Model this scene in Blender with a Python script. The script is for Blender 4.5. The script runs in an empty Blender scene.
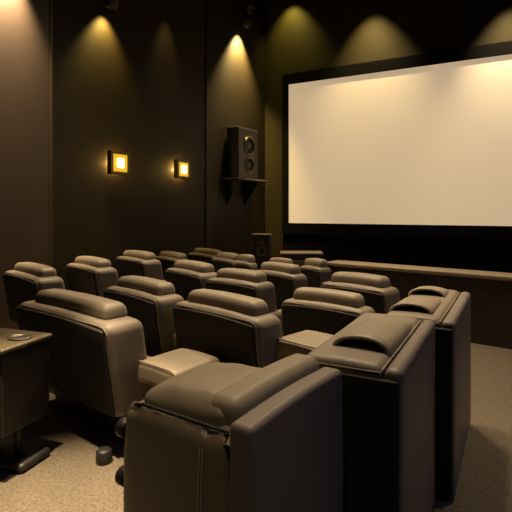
import bpy, bmesh, math, random
from mathutils import Vector, Matrix
random.seed(4)
C = bpy.context.scene.collection
PI = math.pi; sin = math.sin; cos = math.cos
F = 470.0; HY = 210.0; CAMH = 1.65

# ------------------------------------------------------------------ materials
def nodes(name):
    m = bpy.data.materials.new(name); m.use_nodes = True
    nt = m.node_tree; b = nt.nodes['Principled BSDF']
    return m, nt, b
def mat(name, col, rough=0.5, bump=0, scale=60, var=0.15, spec=0.5, metal=0, detail=4, vscale=None, dist=0.02):
    m, nt, b = nodes(name)
    b.inputs['Roughness'].default_value = rough
    b.inputs['Specular IOR Level'].default_value = spec
    b.inputs['Metallic'].default_value = metal
    tc = nt.nodes.new('ShaderNodeTexCoord')
    n = nt.nodes.new('ShaderNodeTexNoise'); n.inputs['Scale'].default_value = vscale or scale*0.12
    n.inputs['Detail'].default_value = 3
    nt.links.new(tc.outputs['Object'], n.inputs['Vector'])
    r = nt.nodes.new('ShaderNodeValToRGB')
    r.color_ramp.elements[0].color = tuple(c*(1-var) for c in col)+(1,)
    r.color_ramp.elements[1].color = tuple(min(1, c*(1+var)) for c in col)+(1,)
    r.color_ramp.elements[0].position = 0.3; r.color_ramp.elements[1].position = 0.7
    nt.links.new(n.outputs['Fac'], r.inputs['Fac']); nt.links.new(r.outputs['Color'], b.inputs['Base Color'])
    if bump:
        n2 = nt.nodes.new('ShaderNodeTexNoise'); n2.inputs['Scale'].default_value = scale; n2.inputs['Detail'].default_value = detail
        nt.links.new(tc.outputs['Object'], n2.inputs['Vector'])
        bp = nt.nodes.new('ShaderNodeBump'); bp.inputs['Strength'].default_value = bump; bp.inputs['Distance'].default_value = dist
        nt.links.new(n2.outputs['Fac'], bp.inputs['Height']); nt.links.new(bp.outputs['Normal'], b.inputs['Normal'])
    return m
def emit(name, col, s):
    m, nt, b = nodes(name)
    b.inputs['Base Color'].default_value = (*[c*0.5 for c in col], 1)
    b.inputs['Emission Color'].default_value = (*col, 1); b.inputs['Emission Strength'].default_value = s
    return m
def ribbed_leather(name, col):
    m, nt, b = nodes(name)
    b.inputs['Base Color'].default_value = (*col, 1); b.inputs['Roughness'].default_value = 0.5
    tc = nt.nodes.new('ShaderNodeTexCoord')
    mp = nt.nodes.new('ShaderNodeMapping'); mp.inputs['Rotation'].default_value = (0, -0.3, 0)
    nt.links.new(tc.outputs['Object'], mp.inputs['Vector'])
    w = nt.nodes.new('ShaderNodeTexWave'); w.bands_direction = 'Z'; w.inputs['Scale'].default_value = 70
    w.inputs['Distortion'].default_value = 3.5; w.inputs['Detail'].default_value = 3; w.inputs['Detail Scale'].default_value = 1.3
    nt.links.new(mp.outputs['Vector'], w.inputs['Vector'])
    n = nt.nodes.new('ShaderNodeTexNoise'); n.inputs['Scale'].default_value = 90
    nt.links.new(tc.outputs['Object'], n.inputs['Vector'])
    a = nt.nodes.new('ShaderNodeMath'); a.operation = 'ADD'
    nt.links.new(w.outputs['Fac'], a.inputs[0]); nt.links.new(n.outputs['Fac'], a.inputs[1])
    bp = nt.nodes.new('ShaderNodeBump'); bp.inputs['Strength'].default_value = 0.2; bp.inputs['Distance'].default_value = 0.001
    nt.links.new(a.outputs[0], bp.inputs['Height']); nt.links.new(bp.outputs['Normal'], b.inputs['Normal'])
    return m
M = {
 'leather': mat('leather', (0.165,0.138,0.106), 0.52, 0.25, 260, 0.10, 0.4, vscale=5, dist=0.004),
 'pad': mat('pad_leather', (0.20,0.168,0.125), 0.5, 0.25, 220, 0.10, 0.4, vscale=6, dist=0.004),
 'shell': mat('shell_leather', (0.135,0.115,0.10), 0.5, 0.15, 240, 0.06, 0.4, vscale=3, dist=0.004),
 'ribbed': ribbed_leather('ribbed_leather', (0.17,0.14,0.105)),
 'pipe': mat('piping', (0.24,0.19,0.13), 0.45, 0, 50, 0.05),
 'dark': mat('dark_plastic', (0.012,0.011,0.010), 0.5, 0, 50, 0.1),
 'stitch': mat('stitch_thread', (0.45,0.38,0.28), 0.6, 0, 50, 0.1),
 'rear': mat('shaded_charcoal_backing', (0.013,0.011,0.010), 0.65, 0.15, 240, 0.1, 0.3, dist=0.003),  # charcoal backing with the shade on the chair backs also put into its colour
 'glassdark': mat('lamp_glass', (0.03,0.028,0.02), 0.15, 0, 50, 0.1),
 'blackcloth': mat('black_cloth', (0.006,0.006,0.006), 0.95, 0.2, 300, 0.1, 0.1),
 'carpet': mat('carpet', (0.25,0.21,0.155), 0.97, 1.0, 110, 0.26, 0.1, detail=6, vscale=55, dist=0.05),
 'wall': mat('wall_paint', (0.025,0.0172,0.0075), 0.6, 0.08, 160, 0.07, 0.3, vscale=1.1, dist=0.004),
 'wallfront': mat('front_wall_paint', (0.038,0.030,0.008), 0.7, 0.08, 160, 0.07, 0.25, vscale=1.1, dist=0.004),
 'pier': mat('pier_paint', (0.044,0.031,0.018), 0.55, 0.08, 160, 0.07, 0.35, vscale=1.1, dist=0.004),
 'ceil': mat('ceiling_paint', (0.012,0.010,0.008), 0.9, 0.1, 60, 0.1),
 'ledge': mat('ledge_top', (0.30,0.235,0.16), 0.6, 0.1, 80, 0.12),
 'half': mat('half_wall_paint', (0.045,0.028,0.015), 0.7, 0.1, 120, 0.12),
 'table': mat('table_body', (0.014,0.012,0.010), 0.45, 0.1, 90, 0.1),
 'tabletop': mat('table_top', (0.075,0.06,0.035), 0.35, 0.2, 120, 0.15),
 'speaker': mat('speaker_wood', (0.05,0.038,0.020), 0.45, 0.1, 100, 0.1),
 'cone': mat('speaker_cone', (0.006,0.006,0.006), 0.8, 0, 50, 0.1),
 'ring': mat('speaker_ring', (0.20,0.17,0.12), 0.3, 0, 50, 0.05, metal=0.8),
 'chrome': mat('brushed_metal', (0.4,0.36,0.28), 0.3, 0, 50, 0.05, metal=0.9),
 'frame': mat('sconce_frame', (0.045,0.03,0.010), 0.5, 0, 50, 0.1),
 'amber': emit('amber_glass', (1.0,0.58,0.03), 0.62),
 'bulb': emit('sconce_bulb', (1.0,0.74,0.22), 6),
 'lens': emit('lamp_lens', (1.0,0.75,0.42), 6),
}
def screen_material():
    m, nt, b = nodes('projection_screen')
    b.inputs['Base Color'].default_value = (0.75,0.68,0.56,1); b.inputs['Roughness'].default_value = 0.9
    b.inputs['Emission Color'].default_value = (1.0,0.74,0.47,1); b.inputs['Emission Strength'].default_value = 0.46
    return m
M['screen'] = screen_material()

# ------------------------------------------------------------------ mesh helpers
def obj(name, bm, m, parent=None, smooth=True, loc=None):
    me = bpy.data.meshes.new(name); bmesh.ops.recalc_face_normals(bm, faces=bm.faces); bm.to_mesh(me); bm.free()
    for p in me.polygons: p.use_smooth = smooth
    o = bpy.data.objects.new(name, me); C.objects.link(o)
    me.materials.append(m)
    if parent: o.parent = parent
    if loc: o.location = loc
    return o
def thing(name, label, cat, loc=(0,0,0), yaw=0, group=None):
    o = bpy.data.objects.new(name, None); C.objects.link(o); o.empty_display_size = 0.1
    o.location = loc; o.rotation_euler = (0,0,-yaw)        # yaw: clockwise from +Y, radians
    o['label'] = label; o['category'] = cat
    if group: o['group'] = group
    return o
def struct(name, bm, m, smooth=False):
    o = obj(name, bm, m, None, smooth); o['kind'] = 'structure'; return o
def rbox(bm, c, h, r=0.03, n=3, k=3, fn=None):
    """soft box: centre c, half sizes h, corner radius r, n spans across each flat, k in each corner"""
    r = min(r, min(h)*0.98)
    ax = []
    for a in range(3):
        s = h[a]; i = s-r
        L = [-i - r*math.tan(PI/4*(1-j/k)) for j in range(k)]
        L += [-i + 2*i*j/n for j in range(n+1)]
        L += [i + r*math.tan(PI/4*((j+1)/k)) for j in range(k)]
        ax.append(L)
    V = {}
    N = [len(a)-1 for a in ax]
    def vert(i, j, l):
        key = (i,j,l)
        if key in V: return V[key]
        p = Vector((ax[0][i], ax[1][j], ax[2][l]))
        q = Vector([max(-(h[a]-r), min(h[a]-r, p[a])) for a in range(3)])
        d = p-q
        if d.length > 1e-9: d = d.normalized()*r
        p = q+d
        if fn: p = Vector(fn(p))
        V[key] = bm.verts.new(p+Vector(c)); return V[key]
    for a in range(3):
        b_, c_ = (a+1)%3, (a+2)%3
        for e in (0, N[a]):
            for u in range(N[b_]):
                for v in range(N[c_]):
                    q = []
                    for du, dv in ((0,0),(1,0),(1,1),(0,1)):
                        idx = [0,0,0]; idx[a] = e; idx[b_] = u+du; idx[c_] = v+dv
                        q.append(vert(*idx))
                    bm.faces.new(q)
    return bm
def RB(c, h, r=0.03, n=3, k=3, fn=None): return rbox(bmesh.new(), c, h, r, n, k, fn)
def box(c, h, bm=None):
    bm = bm or bmesh.new()
    r = bmesh.ops.create_cube(bm, size=2)
    for v in r['verts']: v.co = Vector((v.co.x*h[0], v.co.y*h[1], v.co.z*h[2]))+Vector(c)
    return bm
def tube(pts, r, seg=8, closed=False, bm=None):
    bm = bm or bmesh.new(); pts = [Vector(p) for p in pts]; n = len(pts); rings = []
    rr = r if isinstance(r, (list, tuple)) else [r]*n
    for i, p in enumerate(pts):
        a = pts[(i-1)%n] if (closed or i > 0) else p
        b = pts[(i+1)%n] if (closed or i < n-1) else p
        t = (b-a).normalized()
        up = Vector((0,0,1)) if abs(t.z) < 0.95 else Vector((0,1,0))
        s = t.cross(up).normalized(); u = s.cross(t)
        rings.append([bm.verts.new(p+(s*cos(2*PI*j/seg)+u*sin(2*PI*j/seg))*rr[i]) for j in range(seg)])
    for i in range(n if closed else n-1):
        A, B = rings[i], rings[(i+1)%n]
        for j in range(seg): bm.faces.new([A[j], A[(j+1)%seg], B[(j+1)%seg], B[j]])
    if not closed:
        bm.faces.new(rings[0]); bm.faces.new(rings[-1][::-1])
    return bm
def lathe(prof, seg=24, mtx=None, bm=None):
    """prof: (radius, height) pairs around local z"""
    bm = bm or bmesh.new(); rings = []; new = []
    for r, z in prof:
        ring = [bm.verts.new((r*cos(2*PI*j/seg), r*sin(2*PI*j/seg), z)) for j in range(seg)] if r > 1e-6 else [bm.verts.new((0,0,z))]
        rings.append(ring); new += ring
    for A, B in zip(rings, rings[1:]):
        for j in range(seg):
            if len(A) == 1 and len(B) == 1: continue
            if len(A) == 1: bm.faces.new([A[0], B[j], B[(j+1)%seg]])
            elif len(B) == 1: bm.faces.new([A[j], A[(j+1)%seg], B[0]])
            else: bm.faces.new([A[j], A[(j+1)%seg], B[(j+1)%seg], B[j]])
    if mtx:
        for v in new: v.co = mtx @ v.co
    return bm
def prism(poly, z0, z1):
    bm = bmesh.new()
    a = [bm.verts.new((x,y,z0)) for x,y in poly]; b = [bm.verts.new((x,y,z1)) for x,y in poly]
    bm.faces.new(a[::-1]); bm.faces.new(b)
    for i in range(len(a)):
        j = (i+1)%len(a); bm.faces.new([a[i],a[j],b[j],b[i]])
    return bm
def at(px, py, z):   # a spot at depth z
    return Vector(((px-256)/F*z, z, CAMH-(py-HY)/F*z))

# ------------------------------------------------------------------ the room
CX, CZ = 0.234, 12.2                       # far left corner
LD = Vector((0.647, 1.0)).normalized()     # along the left wall, away from the camera
LN = Vector((LD.y, -LD.x))                 # out of the left wall, into the room
FD = Vector((1.0, -0.533)).normalized()    # along the front wall, to the right
FN = Vector((FD.y, -FD.x))                 # out of the front wall, into the room
CEIL = 7.4
corner = Vector((CX, CZ))
def lw(s, off=0): return corner-LD*s+LN*off          # point on the left wall, s metres back from the corner
def fw(s, off=0): return corner+FD*s+FN*off
def lw_px(px, off=0):                                 # where a line of sight meets the wall
    t = (px-256)/F; p0 = corner+LN*off
    s = (t*p0.y-p0.x)/(LD.x-t*LD.y); return s
def strip(p, q, thick_dir, t, z0, z1):
    a, b = Vector(p), Vector(q); d = Vector(thick_dir)*t
    return prism([a, b, b-d, a-d], z0, z1)
BACK = lw(17.5); FE = fw(8.6); RB_ = Vector((FE.x, -2.6))
struct('floor', prism([(-10,-3.2),(8.6,-3.2),(8.6,14),(-10,14)], -0.12, 0), M['carpet'])
struct('ceiling', prism([(-10,-3.2),(8.6,-3.2),(8.6,14),(-10,14)], CEIL, CEIL+0.12), M['ceil'])
struct('wall_left', strip(lw(18.5), lw(-0.2), LN, 0.2, 0, CEIL), M['wall'])
struct('wall_front', strip(fw(-0.2), fw(9), FN, 0.2, 0, CEIL), M['wallfront'])
struct('wall_right', prism([(FE.x,FE.y+0.6),(FE.x+0.2,FE.y+0.6),(FE.x+0.2,-2.8),(FE.x,-2.8)], 0, CEIL), M['wall'])
struct('wall_back', prism([(-10,-2.8),(FE.x+0.2,-2.8),(FE.x+0.2,-2.6),(-10,-2.6)], 0, CEIL), M['wall'])
OFF_MID, OFF_PIER = 0.14, 0.34
s206 = lw_px(206, OFF_MID); s52 = lw_px(52, OFF_PIER)
struct('wall_left_panel', strip(lw(-s52, OFF_MID), lw(-s206, OFF_MID), LN, OFF_MID, 0, CEIL), M['wall'])
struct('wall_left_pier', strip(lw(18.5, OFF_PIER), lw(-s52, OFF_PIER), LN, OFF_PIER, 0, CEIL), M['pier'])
struct('trim_1', strip(lw(-s206+0.035, OFF_MID+0.012), lw(-s206-0.005, OFF_MID+0.012), LN, OFF_MID+0.01, 0, CEIL), M['blackcloth'])
struct('trim_2', strip(lw(-s52+0.03, OFF_PIER+0.012), lw(-s52-0.005, OFF_PIER+0.012), LN, OFF_PIER, 0, CEIL), M['wallfront'])
struct('baseboard_left', strip(lw(-s52-0.02, OFF_MID+0.02), lw(-s206, OFF_MID+0.02), LN, 0.02, 0, 0.12), M['half'])

# projection screen with its black frame and skirt
HXs = Vector((FD.x, FD.y, 0))
sc0, sc1 = 0.62, 8.0
def fpx(px, off=0):
    t = (px-256)/F; p0 = corner+FN*off
    return (t*p0.y-p0.x)/(FD.x-t*FD.y)
OFFS = 0.16
s_l = fpx(288.5, OFFS); zl = (corner+FN*OFFS+FD*s_l).y
top = CAMH+(HY-84.5)/F*zl; bot = CAMH-(223-HY)/F*zl
s_r = 6.3; s_fl = fpx(282.5, OFFS)
scr = thing('projection_screen', 'large glowing cream cinema screen in a wide black frame on the front wall', 'screen', (*fw(0, 0.0), 0))
scr.rotation_euler = (0,0,math.atan2(FD.y, FD.x))
def fl(s, off, z): return (s, -off, z)      # local to screen root: x along wall, -y into the room
ob = box(((s_l+s_r)/2, -(OFFS-0.03), (top+bot)/2), ((s_r-s_l)/2+0.02, 0.02, (top-bot)/2+0.02)); obj('screen_surface', ob, M['screen'], scr, False)
bw = s_l-s_fl
fb = bmesh.new()
box(((s_fl+s_l)/2, -0.09, (top+bot)/2), (bw/2, 0.09, (top-bot)/2+0.26), fb)
box((s_r+bw/2, -0.09, (top+bot)/2), (bw/2, 0.09, (top-bot)/2+0.26), fb)
box(((s_l+s_r)/2, -0.09, top+0.13), ((s_r-s_l)/2, 0.09, 0.13), fb)
box(((s_l+s_r)/2, -0.09, bot-0.13), ((s_r-s_l)/2, 0.09, 0.13), fb)
obj('frame', fb, M['blackcloth'], scr, False)
obj('skirt', box(((s_fl+s_r+bw)/2, -0.07, (bot-0.26)/2+0.0), ((s_r+bw-s_fl)/2, 0.06, (bot-0.26)/2)), M['blackcloth'], scr, False)

# half-height wall in front of the screen
HW = 0.86
a = Vector((1.05, 7.14)); b = Vector((3.02, 5.54)); hd = (b-a).normalized(); hn = Vector((-hd.y, hd.x))
e = a+hd*6.6
t = thing('half_wall', 'low dark brown partition wall with a pale ledge below the screen', 'low wall', (a.x, a.y, 0), 0)
t.rotation_euler = (0,0,math.atan2(hd.y, hd.x))
obj('wall_body', box((3.3, 0.19, (HW-0.05)/2), (3.3, 0.17, (HW-0.05)/2)), M['half'], t, False)
obj('ledge', RB((3.3, 0.19, HW-0.025), (3.31, 0.21, 0.025), 0.01), M['ledge'], t)

# ------------------------------------------------------------------ ordinary recliner
def recline(p, k=0.20): return (p.x, p.y-0.0-k*p.z, p.z)
def make_recliner(name, label, group, W=0.9, arm_r=0.13, arm_h=0.60, arm_y=0.0):
    """origin on the floor under the middle of the rear top edge; +y forward"""
    t = thing(name, label, 'recliner', group=group)
    hw = W/2
    zb, zt = 0.26, 0.925; hz = (zt-zb)/2; th = 0.155; k = 0.15
    def fb(p):
        u = p.x/hw; v = p.z/hz
        y = p.y
        if p.y > 0: y += 0.03*(1-u*u)*(1-v*v)
        else: y -= 0.012*(1-u*u)*(1-v*v)
        z = p.z-0.022*u*u*(1 if p.z > 0 else 0)
        x = p.x*(1-0.03*(v < 0)*abs(v))
        return (x, y-k*z, z)
    cy = th+k*hz
    obj('backrest', RB((0, cy, zb+hz), (hw, th, hz), 0.065, 6, 4, fb), M['leather'], t)
    # headrest roll
    def fh(p):
        u = p.x/(hw*0.80)
        z = p.z - 0.012*u*u
        y = p.y*(1.0 - 0.16*max(0, min(1, p.z/0.062*0.5+0.5))**2)
        x = p.x*(1-0.05*max(0, min(1, p.z/0.062*0.5+0.5)))
        return (x, y, z)
    hr = obj('headrest', RB((0, 0.185, 0.955), (hw*0.80, 0.105, 0.062), 0.05, 5, 4, fh), M['pad'], t)
    # dark recess line under the roll, piping round the rear face
    pts = []
    hx, pz0, pz1, rc = hw-0.018, 0.30, 0.905, 0.06
    for cxn, czn, a0 in ((hx-rc, pz1-rc, 0), (-hx+rc, pz1-rc, 90), (-hx+rc, pz0+rc, 180), (hx-rc, pz0+rc, 270)):
        for q in range(6):
            an = math.radians(a0+18*q); x = cxn+rc*cos(an); z = czn+rc*sin(an)
            u = x/hw; zz = z-0.018*u*u*(1 if z > zb+hz else 0)
            pts.append((x, cy-th+0.012-k*(z-zb-hz), zz))
    obj('piping', tube(pts, 0.0045, 6, True), M['leather'], t)
    def fr(p):
        return (p.x, p.y-k*p.z, p.z-0.018*(p.x/hw)**2*(p.z > 0))
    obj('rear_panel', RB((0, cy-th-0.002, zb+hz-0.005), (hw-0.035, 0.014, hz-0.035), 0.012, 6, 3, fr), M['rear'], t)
    def fs(p): return (p.x, p.y, p.z+0.02*(1-(p.x/0.4)**2)*(p.z > 0))
    obj('seat', RB((0, 0.47, 0.38), (hw-0.07, 0.235, 0.085), 0.05, 4, 3, fs), M['leather'], t)
    obj('footrest', RB((0, 0.725, 0.27), (hw-0.09, 0.028, 0.16), 0.026, 3, 3), M['leather'], t)
    obj('base', box((0, 0.49, 0.13), (hw-0.10, 0.20, 0.13)), M['dark'], t, False)
    for s in (-1, 1):
        aw = (0.13 if s < 0 else arm_r)/2
        x0 = s*(hw-0.075) + s*aw if s < 0 or arm_r < 0.2 else hw-0.05+aw
        y0 = 0.0 if arm_r < 0.2 or s < 0 else arm_y
        obj('armrest', RB((x0, 0.44+y0, arm_h-0.075), (aw, 0.27 if arm_r < 0.2 or s < 0 else 0.22, 0.075), 0.045, 4, 4,
            (lambda p: (p.x, p.y, p.z-0.01*(p.x/aw)**2))), M['pad'] if s > 0 else M['leather'], t)
        if s > 0 and arm_r > 0.2:
            yy = 0.44+y0-0.212
            obj('piping', tube([(x0-aw+0.004, yy+0.03, arm_h-0.19)]+[(x0-aw+0.05-0.046*cos(a_), yy+0.0, arm_h-0.047+0.046*sin(a_)) for a_ in (0, 0.4, 0.8, 1.2, 1.57)]+[(x0+aw-0.05+0.046*sin(a_), yy, arm_h-0.047+0.046*cos(a_)) for a_ in (0, 0.4, 0.8, 1.2, 1.57)]+[(x0+aw-0.004, yy+0.03, arm_h-0.19)], 0.006, 6), M['pipe'], t)
        obj('armrest_panel', RB((x0, 0.47+y0, 0.07+(arm_h-0.20)/2), (aw*0.92, 0.17, (arm_h-0.20)/2), 0.02, 2, 2), M['shell'], t)
    return t
def dup(root, label, group=None):
    r = root.copy(); C.objects.link(r); r['label'] = label
    if group: r['group'] = group
    for ch in list(root.children):
        c = ch.copy(); C.objects.link(c); c.parent = r
        for g in ch.children:
            d = g.copy(); C.objects.link(d); d.parent = c
    return r
G1 = 'leather recliners seen from behind'
proto = make_recliner('recliner', 'x', G1)
DROP = CAMH-0.92
def place(o, pl, pr, w=None, yaw=None, W0=0.9, sy=1.0, dz=0, wmax=1.3, f=1.0):
    def g(p):
        z = DROP*F/(p[1]-HY); return Vector(((p[0]-256)/F*z, z))
    a, b = g(pl)*f, g(pr)*f; d = b-a; c = (a+b)/2
    yw = math.atan2(-d.y, d.x) if yaw is None else math.radians(yaw)
    ww = d.length if w is None else w
    ww = min(ww, wmax)
    o.location = (c.x, c.y+dz, 0); o.rotation_euler = (0,0,-yw); o.scale = (ww/W0, sy, (CAMH-DROP*f)/0.92)
    print('CHAIR %s w=%.2f yaw=%.0f at %.2f %.2f' % (o['label'][:60], d.length, math.degrees(yw), c.x, c.y))
CH = [
 ((1,269),(37,279),'recliner at the left picture edge, directly before the pale pier', dict(wmax=1.12)),
 ((63,262),(97,269),'recliner below and left of the left wall sconce, right of the seam line', {}),
 ((111,255),(147,261),'recliner right below the left glowing wall sconce, near the wall', {}),
 ((151,255),(180,260),'small distant recliner below the right glowing wall sconce', dict(f=1.12, wmax=0.95, sy=0.85)),
 ((186,252),(214,256),'farthest recliner near the left wall, below the wall seam', dict(f=1.12)),
 ((210,257),(233,260.5),'small distant recliner under the shelf speaker, left of the floor speaker', dict(f=1.06, sy=0.7)),
 ((234,260.5),(250,263),'smallest recliner, directly in front of the floor speaker', dict(sy=0.45, f=0.98)),
 ((163,267),(200,274),'recliner in the middle of the left block, level with the dark seam', {}),
 ((204,277),(257,284),'recliner directly ahead of the large centre one', {}),
 ((251,269),(294,275),'recliner in front of the low dark cabinet and half covering it', dict(sy=0.8)),
 ((264,263.5),(290,266),'recliner mostly hidden, only its top showing left of the low cabinet', dict(sy=0.55, f=1.07)),
 ((298,265),(320,268),'recliner showing only its rounded shoulder just under the low cabinet top', dict(sy=0.7)),
 ((102,285),(156,298),'recliner just ahead of the largest left recliner, its back in deep shadow', {}),
 ((285,297),(358,312),'recliner right of centre, left of the slotted headrests of the high shells', dict(yaw=38, sy=0.8, f=1.03)),
 ((325,280),(378,291),'recliner nearest to the pale ledge, right of centre', dict(yaw=44)),
]
for i, (pl, pr, lab, kw) in enumerate(CH):
    lab = 'taupe leather '+lab
    o = proto if i == 0 else dup(proto, lab)
    o['label'] = lab
    place(o, pl, pr, **{**dict(wmax=0.98), **kw})
A_ = make_recliner('recliner', 'large taupe leather recliner beside the black cup-holder table, with a broad armrest on its right', G1, 1.16, 0.38, 0.63, 0.03)
place(A_, (14,300), (106,325), W0=1.16)
K_ = make_recliner('recliner', 'large centre taupe leather recliner with a broad armrest reaching the high shell seats', G1, 0.9, 0.40, 0.76, 0.0)
place(K_, (170,300), (257,320), sy=0.88)

# ------------------------------------------------------------------ high shell recliners (right column)
def arch_pad(w, h, L, depth=0.2):
    """cushion whose rear end opens in a crescent; y forward from 0"""
    bm = bmesh.new(); n = 14; J = 12
    def ring(a, b, y, z0, lean):
        pts = []
        for i in range(n+1):
            an = PI*i/n
            x = -a*cos(an); z = z0+b*(sin(an)**0.8 if sin(an) > 0 else 0)
            pts.append(bm.verts.new((x, y+lean*(z-z0), z)))
        return pts
    rings = []
    # inner pocket, from deep to the mouth
    for j, (f, s) in enumerate(((depth, 0.15), (depth, 0.8), (depth*0.5, 0.9), (0.012, 0.93))):
        rings.append(ring(w*0.86*s, h*0.70*s, f, 0.004, 0.35))
    rings.append(ring(w*0.93, h*0.78, 0.0, 0.002, 0.3))
    for j in range(J+1):
        v = j/J
        s = 1.0 if v < 0.7 else math.sqrt(max(0.02, 1-((v-0.7)/0.3)**2))
        y = 0.012+v*(L-0.012)
        rings.append(ring(w*(1-0.05*v)*(0.75+0.25*s), h*(1-0.45*v)*s, y, 0, 0.25*(1-v)))
    for A, B in zip(rings, rings[1:]):
        for i in range(n): bm.faces.new([A[i], A[i+1], B[i+1], B[i]])
    bm.faces.new(rings[-1])
    return bm
def high_shell(label, corner_rr, yaw, W, L, H, pads, group=None):
    yaw = math.radians(yaw)
    rt = Vector((cos(yaw), -sin(yaw)))
    c = Vector(corner_rr)-rt*W/2
    t = thing('high_back_recliner', label, 'recliner', (c.x, c.y, 0), yaw, group)
    hw = W/2; sp = 0.075
    # right side panel as tall as the back, body with crowned top, seam between them
    obj('side_panel', RB((hw-sp/2, L/2, H/2+0.01), (sp/2, L/2, H/2-0.01), 0.03, 5, 4), M['shell'], t)
    def fb(p): return (p.x, p.y, p.z+(0.012*(1-(p.x/(hw))**2) if p.z > 0 else 0))
    obj('shell', RB((-sp/2-0.001, L/2, H/2+0.012), (hw-sp/2-0.001, L/2-0.004, H/2-0.012), 0.035, 5, 4, fb), M['leather'], t)
    obj('base', box((0, L/2, 0.03), (hw-0.03, L/2-0.03, 0.03)), M['dark'], t, False)
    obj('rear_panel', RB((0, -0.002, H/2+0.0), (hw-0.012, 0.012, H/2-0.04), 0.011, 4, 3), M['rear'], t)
    for (x, y, w, h, ln) in pads:
        hd = obj('headrest', arch_pad(w, h, ln), M['pad'], t, loc=(x, y, H-0.002))
        obj('pocket', RB((0, 0.10, 0.012), (w*0.78, 0.09, 0.008), 0.006, 1, 1), M['cone'], hd)
    z = H-0.02
    obj('piping', tube([(-hw+0.03, 0.004, z), (hw-sp-0.01, 0.004, z), (hw-sp-0.003, 0.02, H-0.006), (hw-sp-0.003, L-0.03, H-0.006)], 0.004, 6), M['pipe'], t)
    return t
G2 = 'high slab-sided recliners'
high_shell('tall slab-sided taupe recliner with one slotted headrest, nearer one of two along the right', (0.562, 1.80), 28, 0.42, 0.965, 1.03,
           [(-0.005, 0.17, 0.132, 0.068, 0.68)], G2)
high_shell('farther tall slab-sided taupe recliner with two slotted headrests in line, beside the open carpet', (1.115, 2.635), 28.8, 0.40, 1.13, 1.02,
           [(-0.06, 0.10, 0.13, 0.064, 0.54), (-0.065, 0.72, 0.13, 0.066, 0.36)], G2)

# ------------------------------------------------------------------ nearest seat
yaw = math.radians(34.8); rt = Vector((cos(yaw), -sin(yaw))); c = Vector((-0.02, 1.56))-rt*0.29
t = thing('recliner', 'nearest recliner at the bottom centre, crumpled ribbed leather back with plump loose cushions', 'recliner', (c.x*0.863, c.y*0.863, 0), yaw)
nearest = t
def bulge(p):
    u = p.x/0.30; v = p.z/0.42
    w = 0.006*sin(p.z*31+3*p.x)*max(0, v)**2
    return (p.x - (0.03*max(0, v)**3 if p.x < 0 else 0)*-1*abs(u), p.y-0.018*(1-u*u)*(1-v*v)*(p.y < 0)+w*(p.y < 0),
            p.z-0.03*(u < 0)*u*u*max(0, v)+0.004*sin(p.x*60)*(v > 0.8))
obj('backrest', RB((-0.085, 0.10, 0.46), (0.302, 0.10, 0.42), 0.07, 10, 5, bulge), M['ribbed'], t)
sp = obj('side_panel', RB((0.245, 0.365, 0.465), (0.05, 0.365, 0.455), 0.024, 8, 5, lambda p: (p.x+0.008*(1-(p.z/0.455)**2)*(p.x > 0), p.y, p.z+0.012*sin(PI*(p.y/0.73+0.5))*(p.z > 0))), M['shell'], t)
def pil(p):
    u = p.x/0.2251; v = p.y/0.2251
    z = p.z
    if z > 0: z = z*(0.50+0.62*(1-u**4)*(1-v**4)**0.8)+0.003*sin(p.x*37+p.y*50)
    return (p.x*(1-0.04*v), p.y, z+0.016*u)
obj('cushion', RB((-0.065, 0.26, 0.874), (0.225, 0.225, 0.085), 0.06, 8, 5, pil), M['pad'], t)
def bol(p):
    v = p.y/0.35
    return (p.x, p.y, p.z+0.012*(1-v*v)*(p.z > 0)-0.004*(abs(p.y+0.02) < 0.01))
obj('bolster', RB((0.118, 0.385, 0.895), (0.078, 0.335, 0.07), 0.05, 8, 5, bol), M['pad'], t)
for dx in (0, 0.014):
    obj('stitching', tube([(0.075+dx, -0.001-0.016*(1-((z-0.46)/0.42)**2)-0.0015, z) for z in [0.08+0.045*i for i in range(17)]]+[(0.075+dx, 0.012, 0.862)], 0.0024, 5), M['stitch'], t)
obj('zipper', tube([(-0.31, 0.028, 0.856), (-0.25, 0.018, 0.872), (-0.10, 0.014, 0.876), (0.0, 0.014, 0.877), (0.10, 0.014, 0.877), (0.185, 0.02, 0.874)], [0.004,0.007,0.007,0.007,0.007,0.004], 8), M['cone'], t)
# crumpled folds at the two top corners
random.seed(9)
fbm = bmesh.new()
for i in range(6):
    y0 = 0.02+0.012*i
    tube([(0.165+0.01*sin(i), y0*0.4, 0.83+0.008*i), (0.19+0.006*cos(i*2), y0*0.5-0.004, 0.845+0.006*i), (0.205, y0*0.6, 0.825-0.016*i), (0.208, y0*0.5, 0.79-0.02*i)], [0.003,0.008,0.007,0.002], 6, bm=fbm)
obj('crumpled_fold', fbm, M['ribbed'], t)
fbm = bmesh.new()
for i in range(5):
    tube([(-0.355+0.012*i, 0.03, 0.77+0.012*i), (-0.342+0.012*i, 0.024, 0.82+0.006*i), (-0.32+0.015*i, 0.035, 0.862+0.002*i)], [0.002,0.008,0.004], 6, bm=fbm)
obj('crumpled_fold', fbm, M['ribbed'], t)
obj('seat', RB((-0.05, 0.47, 0.42), (0.19, 0.26, 0.08), 0.05), M['leather'], t)
obj('base', box((-0.03, 0.42, 0.16), (0.21, 0.3, 0.155)), M['dark'], t, False)
for zz, yy in ((0.72, 0.06), (0.515, 0.06)):
    kn = lathe([(0, 0), (0.036, 0), (0.040, 0.006), (0.040, 0.04), (0.034, 0.048), (0, 0.052)], 16, Matrix.Translation((-0.385, yy, zz)) @ Matrix.Rotation(-PI/2, 4, 'Y'))
    obj('knob', kn, M['dark'], t)

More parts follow.
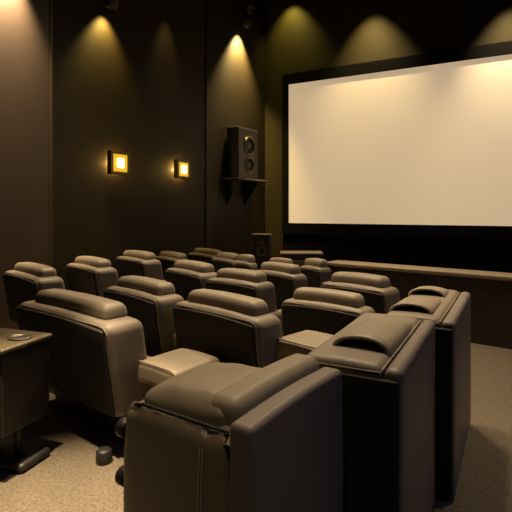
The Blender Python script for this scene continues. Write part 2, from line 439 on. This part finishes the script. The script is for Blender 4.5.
for ch in nearest.children:      # 0.86 of the drafted size, top edge at 1.02 m, sides carried down to the floor
    for v in ch.data.vertices:
        z = v.co.z
        v.co = Vector((v.co.x*0.863, v.co.y*0.863, z*0.863+0.226))
        if z < 0.3 and not ch.name.startswith('knob'):
            v.co.z = 0.0 + max(0.0, z/0.3)*0.485
# ------------------------------------------------------------------ cup-holder table at the left
yaw = math.radians(32); 
t = thing('side_table', 'black pedestal side table with an oval cup holder at the left edge', 'table', (-1.68, 3.07, 0), math.radians(19))
tb = RB((-0.03, 0.0, 0.53), (0.27, 0.195, 0.255), 0.015, 2, 3); obj('body', tb, M['table'], t)
obj('table_top', RB((-0.03, 0.0, 0.80), (0.282, 0.21, 0.016), 0.012, 2, 3), M['tabletop'], t)
cup = obj('cup_holder', lathe([(0.062, 0), (0.066, 0.007), (0.060, 0.010), (0.054, 0.006), (0.052, -0.0), (0, -0.0)], 28, Matrix.Translation((0.14, 0.04, 0.817)) @ Matrix.Diagonal((1.2, 1.1, 1, 1))), M['ring'], t)
obj('well', lathe([(0.050, 0.003), (0, 0.003), (0, 0.0), (0.050, 0.0)], 28, Matrix.Translation((0.14, 0.04, 0.817)) @ Matrix.Diagonal((1.2, 1.1, 1, 1))), M['cone'], cup)
for x, y in ((-0.06, 0.04), (0.08, 0.08)):
    obj('post', lathe([(0.026, 0.05), (0.022, 0.08), (0.020, 0.26)], 16, Matrix.Translation((x, y, 0))), M['dark'], t)
obj('foot_plate', RB((0.0, 0.06, 0.03), (0.26, 0.13, 0.03), 0.028, 3, 3), M['dark'], t)
# small black rubber stops standing on the carpet
def rubber(px, py, r, h, lab):
    z = CAMH*F/(py-HY); p = at(px, py, z)
    o = obj('rubber_stop', lathe([(0, 0), (r, 0), (r*1.05, h*0.3), (r, h*0.9), (r*0.8, h), (0, h)], 20), M['dark'])
    o.location = (p.x, p.y, 0); o['label'] = lab; o['category'] = 'rubber stop'; return o
rubber(104, 462, 0.05, 0.085, 'round black rubber stop on the pale carpet beside the nearest recliner')

# ------------------------------------------------------------------ cabinet, floor speaker, shelf speaker
p = at(302, 254, 7.0)
t = thing('low_cabinet', 'low dark rectangular cabinet at the left end of the pale ledge', 'cabinet', (p.x*1.06, 7.55, 0), math.radians(4))
obj('body', RB((0, 0.0, 0.48), (0.315, 0.20, 0.475), 0.012), M['half'], t)
obj('top', RB((0, 0.0, 0.967), (0.335, 0.215, 0.012), 0.008), M['ledge'], t)  # pale colour puts the light falling on the cabinet top into the material
obj('door', RB((0, -0.205, 0.46), (0.28, 0.008, 0.40), 0.006, 1, 2), M['half'], t)

p = at(260.5, 234, 9.4)
t = thing('floor_speaker', 'floor-standing box loudspeaker with a round driver in the far corner', 'speaker', (p.x, 9.4, 0), math.radians(8))
Hs = p.z
obj('cabinet', RB((0, 0.18, Hs/2), (0.205, 0.18, Hs/2), 0.03), M['speaker'], t)
obj('rim', tube([(x, -0.004, z) for x, z in ((-0.18, 0.1), (-0.18, Hs-0.06), (0.18, Hs-0.06), (0.18, 0.1))], 0.008, 6, True), M['ring'], t)
dr = obj('driver', lathe([(0.0, -0.03), (0.06, -0.012), (0.085, 0.0), (0.10, 0.014), (0.11, 0.0)], 28, Matrix.Translation((0.03, -0.008, Hs-0.34)) @ Matrix.Rotation(PI/2, 4, 'X')), M['ring'], t)
obj('driver', lathe([(0.0, 0.02), (0.03, 0.016), (0.045, 0.0), (0.05, 0.01), (0.055, 0.0)], 24, Matrix.Translation((0.03, -0.008, Hs-0.16)) @ Matrix.Rotation(PI/2, 4, 'X')), M['ring'], t)

ang = math.atan2(LD.y, LD.x)
sr = lw_px(226)      # negative: metres back
near = corner+LD*sr
z0 = CAMH+32/F*10.6; z1 = CAMH+84/F*10.6
t = thing('wall_speaker', 'tall black-sided box loudspeaker with two round drivers on a wall shelf', 'speaker', (near.x, near.y, z0))
t.rotation_euler = (0,0,ang)      # local x along the wall, -y out of it
Hs = z1-z0; Wd = 0.83; Dp = 0.33
obj('cabinet', RB((Wd/2, -Dp/2-0.012, Hs/2), (Wd/2, Dp/2-0.012, Hs/2), 0.012), M['dark'], t)
obj('baffle', RB((Wd/2, -Dp-0.0, Hs/2), (Wd/2-0.012, 0.014, Hs/2-0.012), 0.01), M['speaker'], t)
for zz, r in ((Hs*0.66, 0.185), (Hs*0.28, 0.155)):
    T = Matrix.Translation((Wd*0.55, -Dp-0.014, zz)) @ Matrix.Rotation(PI/2, 4, 'X')
    d = obj('driver', lathe([(0, -0.03), (r*0.3, -0.02), (r*0.38, 0.0), (r*0.8, 0.004), (r, 0.012), (r*1.02, 0.0)], 32, T), M['cone'], t)
    obj('driver_ring', lathe([(r*0.98, 0.0), (r*1.0, 0.026), (r*1.14, 0.03), (r*1.2, 0.012), (r*1.22, 0)], 32, T), M['ring'], d)
s = thing('wall_shelf', 'thin dark shelf with a bracket holding up the box loudspeaker', 'shelf', (near.x, near.y, z0-0.05))
s.rotation_euler = (0,0,ang)
obj('shelf_board', RB((0.38, -0.26, 0.022), (0.62, 0.255, 0.022), 0.008), M['dark'], s)
obj('edge_strip', RB((0.50, -0.522, 0.022), (0.48, 0.006, 0.016), 0.004, 1, 1), M['ring'], s)
for x in (0.02, 0.75):
    bm = bmesh.new()
    v = [bm.verts.new((x+dx, y, z)) for dx in (0, 0.04) for y, z in ((-0.005, 0), (-0.42, 0), (-0.005, -0.55))]
    bm.faces.new([v[0],v[1],v[2]]); bm.faces.new([v[3],v[5],v[4]])
    for i in range(3): bm.faces.new([v[i], v[(i+1)%3], v[3+(i+1)%3], v[3+i]])
    obj('bracket', bm, M['dark'], s, False)

# ------------------------------------------------------------------ sconces
def lamp(name, kind, loc, energy, col, aim=None, size=0.05, cone=60, blend=1.0):
    L = bpy.data.lights.new(name, kind); L.energy = energy; L.color = col
    if kind == 'SPOT': L.spot_size = math.radians(cone); L.spot_blend = blend; L.shadow_soft_size = size
    elif kind == 'POINT': L.shadow_soft_size = size
    elif kind == 'AREA': L.shape = 'RECTANGLE'; L.size, L.size_y = size
    o = bpy.data.objects.new(name, L); C.objects.link(o); o.location = loc
    if aim is not None: o.rotation_euler = (Vector(aim)-Vector(loc)).to_track_quat('-Z', 'Y').to_euler()
    return o
WARM = (1.0, 0.72, 0.38); AMB = (1.0, 0.62, 0.16)
for px, y0, y1, lab in ((116.5, 152, 175, 'glowing amber square wall sconce, nearer one, left of the other'), (180, 160.5, 179, 'glowing amber square wall sconce, farther one, nearer the loudspeaker')):
    ss = lw_px(px, OFF_MID+0.04); q = corner+LD*ss+LN*OFF_MID
    zc = CAMH+(HY-(y0+y1)/2)/F*q.y; hs = (y1-y0)/F*q.y/2
    t = thing('wall_sconce', lab, 'wall lamp', (q.x, q.y, zc), 0, 'square sconces on the left wall'); t.rotation_euler = (0,0,ang)
    h = hs; w = hs*1.05; f = 0.045
    fb = bmesh.new(); D = 0.05; G = 0.05
    obj('back_plate', box((0, -G/2, 0), (0.05, G/2, 0.05)), M['frame'], t, False)
    box((-w+f/2, -D-G, 0), (f/2, D, h), fb); box((w-f/2, -D-G, 0), (f/2, D, h), fb)
    box((0, -D-G, h-f/2), (w-f, D, f/2), fb); box((0, -D-G, -h+f/2), (w-f, D, f/2), fb)
    obj('frame', fb, M['frame'], t, False)
    obj('glass', RB((0, -0.095, 0), (w-f-0.002, 0.04, h-f-0.002), 0.01, 1, 2), M['amber'], t)
    obj('bulb', RB((0, -0.147, 0), (0.07, 0.012, 0.078), 0.011, 1, 3), M['bulb'], t)
    for dx, dz in ((0.11, 0.0), (-0.11, 0.0), (0, 0.11), (0, -0.11)):
        pl = q+LN*0.03+LD*dx
        lamp('sconce_glow', 'POINT', (pl.x, pl.y, zc+dz), 4.5, AMB, size=0.015)
    pl = q+LN*0.5
    lamp('sconce_light', 'POINT', (pl.x, pl.y, zc), 2.5, AMB, size=0.06)

# ------------------------------------------------------------------ ceiling spotlights
def spotlight(lab, p, tilt_to, energy, cone, col=WARM, length=0.5):
    """p: world position of the mouth of the can"""
    p = Vector(p); d = (Vector(tilt_to)-p).normalized()
    t = thing('track_spotlight', lab, 'spotlight', p, 0, 'black spotlights hung from the ceiling')
    up = -d; q = up.to_track_quat('Z', 'Y').to_matrix().to_4x4()
    obj('can', lathe([(0.0, 0.03), (0.08, 0.03), (0.085, 0.0), (0.10, 0.0), (0.10, 0.16), (0.085, 0.24), (0.06, 0.26), (0.06, 0.30), (0.0, 0.30)], 24, q), M['dark'], t)
    obj('lamp_lens', lathe([(0, 0.0), (0.078, 0.0), (0.078, 0.01), (0, 0.01)], 20, q @ Matrix.Translation((0,0,0.018))), M['glassdark'], t)
    j = up*0.34
    obj('joint', RB(j+Vector((0,0,0.02)), (0.05, 0.05, 0.07), 0.03), M['chrome'], t)
    obj('housing', lathe([(0, 0), (0.11, 0), (0.125, 0.03), (0.125, 0.34), (0.10, 0.37), (0, 0.37)], 24, Matrix.Translation(j+Vector((0,0,0.08)))), M['dark'], t)
    top = CEIL-p.z
    if top > j.z+0.4:
        obj('drop_rod', tube([j+Vector((0,0,0.42)), (j.x, j.y, top-0.02)], 0.03, 10), M['dark'], t)
        obj('ceiling_plate', lathe([(0, 0), (0.1, 0), (0.1, 0.03), (0, 0.03)], 20, Matrix.Translation((j.x, j.y, top-0.03))), M['dark'], t)
    lamp('spot_beam', 'SPOT', p+d*0.02, energy, col, p+d*2, 0.05, cone)
    return t
def wallspot(px, py, off, energy, cone, lab, woff, col=WARM, tilt=0.28, fwd=0.0):
    ss = lw_px(px, off); q = corner+LD*ss+LN*off
    z = CAMH+(HY-py)/F*q.y
    aim = corner+LD*(ss+fwd)+LN*(off-tilt*2)
    return spotlight(lab, (q.x, q.y, z), (aim.x, aim.y, z-2), energy, cone, col)
wallspot(246, 27, 0.22, 1900, 80, 'black spotlight in the top middle above the wall loudspeaker', 0, (1.0,0.72,0.26), 0.24)
wallspot(111, 8, 0.32, 230, 84, 'black spotlight at the top edge above the nearer sconce', OFF_MID, (1.0,0.68,0.16), 0.30)
wallspot(178, -10, 0.45, 80, 44, 'black spotlight hung above the farther sconce', OFF_MID, (1.0,0.66,0.22), 0.16)
wallspot(10, -55, 0.50, 2400, 70, 'black spotlight hung above the pale pier', OFF_PIER, (1.0,0.70,0.42), 0.30)
def frontspot(px, z, off, energy, cone, lab, col, tilt):
    s_ = fpx(px, off); q = fw(s_, off); aim = fw(s_, off-tilt*2)
    return spotlight(lab, (q.x, q.y, z), (aim.x, aim.y, z-2), energy, cone, col)
frontspot(286, 7.05, 0.40, 170, 84, 'black spotlight hung left of the screen top', (1.0,0.78,0.16), 0.30)
frontspot(366, 6.85, 0.62, 900, 70, 'black spotlight hung above the middle of the screen', (1.0,0.74,0.34), 0.13)
frontspot(512, 6.5, 0.62, 1000, 66, 'black spotlight hung above the right half of the screen', (1.0,0.76,0.44), 0.13)

# ceiling downlights over the seats
def downlight(lab, x, y, tx, ty, energy, cone, col=(1.0,0.74,0.44), size=0.35):
    t = thing('ceiling_downlight', lab, 'ceiling lamp', (x, y, CEIL), 0, 'round downlights in the ceiling')
    obj('rim', lathe([(0.13, 0), (0.19, 0), (0.19, -0.03), (0.14, -0.035), (0.13, -0.01)], 24), M['dark'], t)
    obj('lamp_lens', lathe([(0, -0.004), (0.128, -0.004), (0.128, -0.012), (0, -0.012)], 24), M['lens'], t)
    lamp('downlight_beam', 'SPOT', (x, y, CEIL-0.05), energy, col, (tx, ty, 0.5), size, cone, 0.9)
downlight('ceiling downlight over the left seats', -1.6, 7.0, -1.3, 5.2, 3000, 62)
downlight('ceiling downlight over the far right seats', 1.2, 6.6, 0.9, 4.6, 2300, 62)
downlight('ceiling downlight over the pale carpet at the left', -1.5, 2.0, -1.08, 2.40, 9500, 17, size=0.10)
downlight('ceiling downlight over the nearest seats', 0.1, 4.4, 0.35, 2.4, 1700, 46)
downlight('ceiling downlight behind the nearest seat', -0.5, 0.2, -0.25, 1.5, 560, 22)
downlight('ceiling downlight over the right aisle', 3.2, 3.6, 2.9, 3.4, 1100, 50)
# cool spill from the right side of the room
lamp('cool_wash', 'AREA', (4.5, 0.2, 5.0), 26, (0.45,0.55,1.0), (0.5, 2.4, 0.6), (1.2, 0.8))

# ------------------------------------------------------------------ world, camera, view
w = bpy.data.worlds.new('World'); bpy.context.scene.world = w; w.use_nodes = True
w.node_tree.nodes['Background'].inputs[0].default_value = (0.9,0.8,0.7,1); w.node_tree.nodes['Background'].inputs[1].default_value = 0.0
cam = bpy.data.cameras.new('camera'); co = bpy.data.objects.new('camera', cam); C.objects.link(co)
co.location = (0, 0, CAMH); co.rotation_euler = (PI/2, 0, 0)
cam.sensor_width = 36; cam.lens = 36*F/512; cam.shift_y = -(256-HY)/512; cam.clip_start = 0.05
bpy.context.scene.camera = co
vs = bpy.context.scene.view_settings
vs.view_transform = 'Standard'; vs.look = 'None'; vs.gamma = 1; vs.use_curve_mapping = False; vs.exposure = 0.0
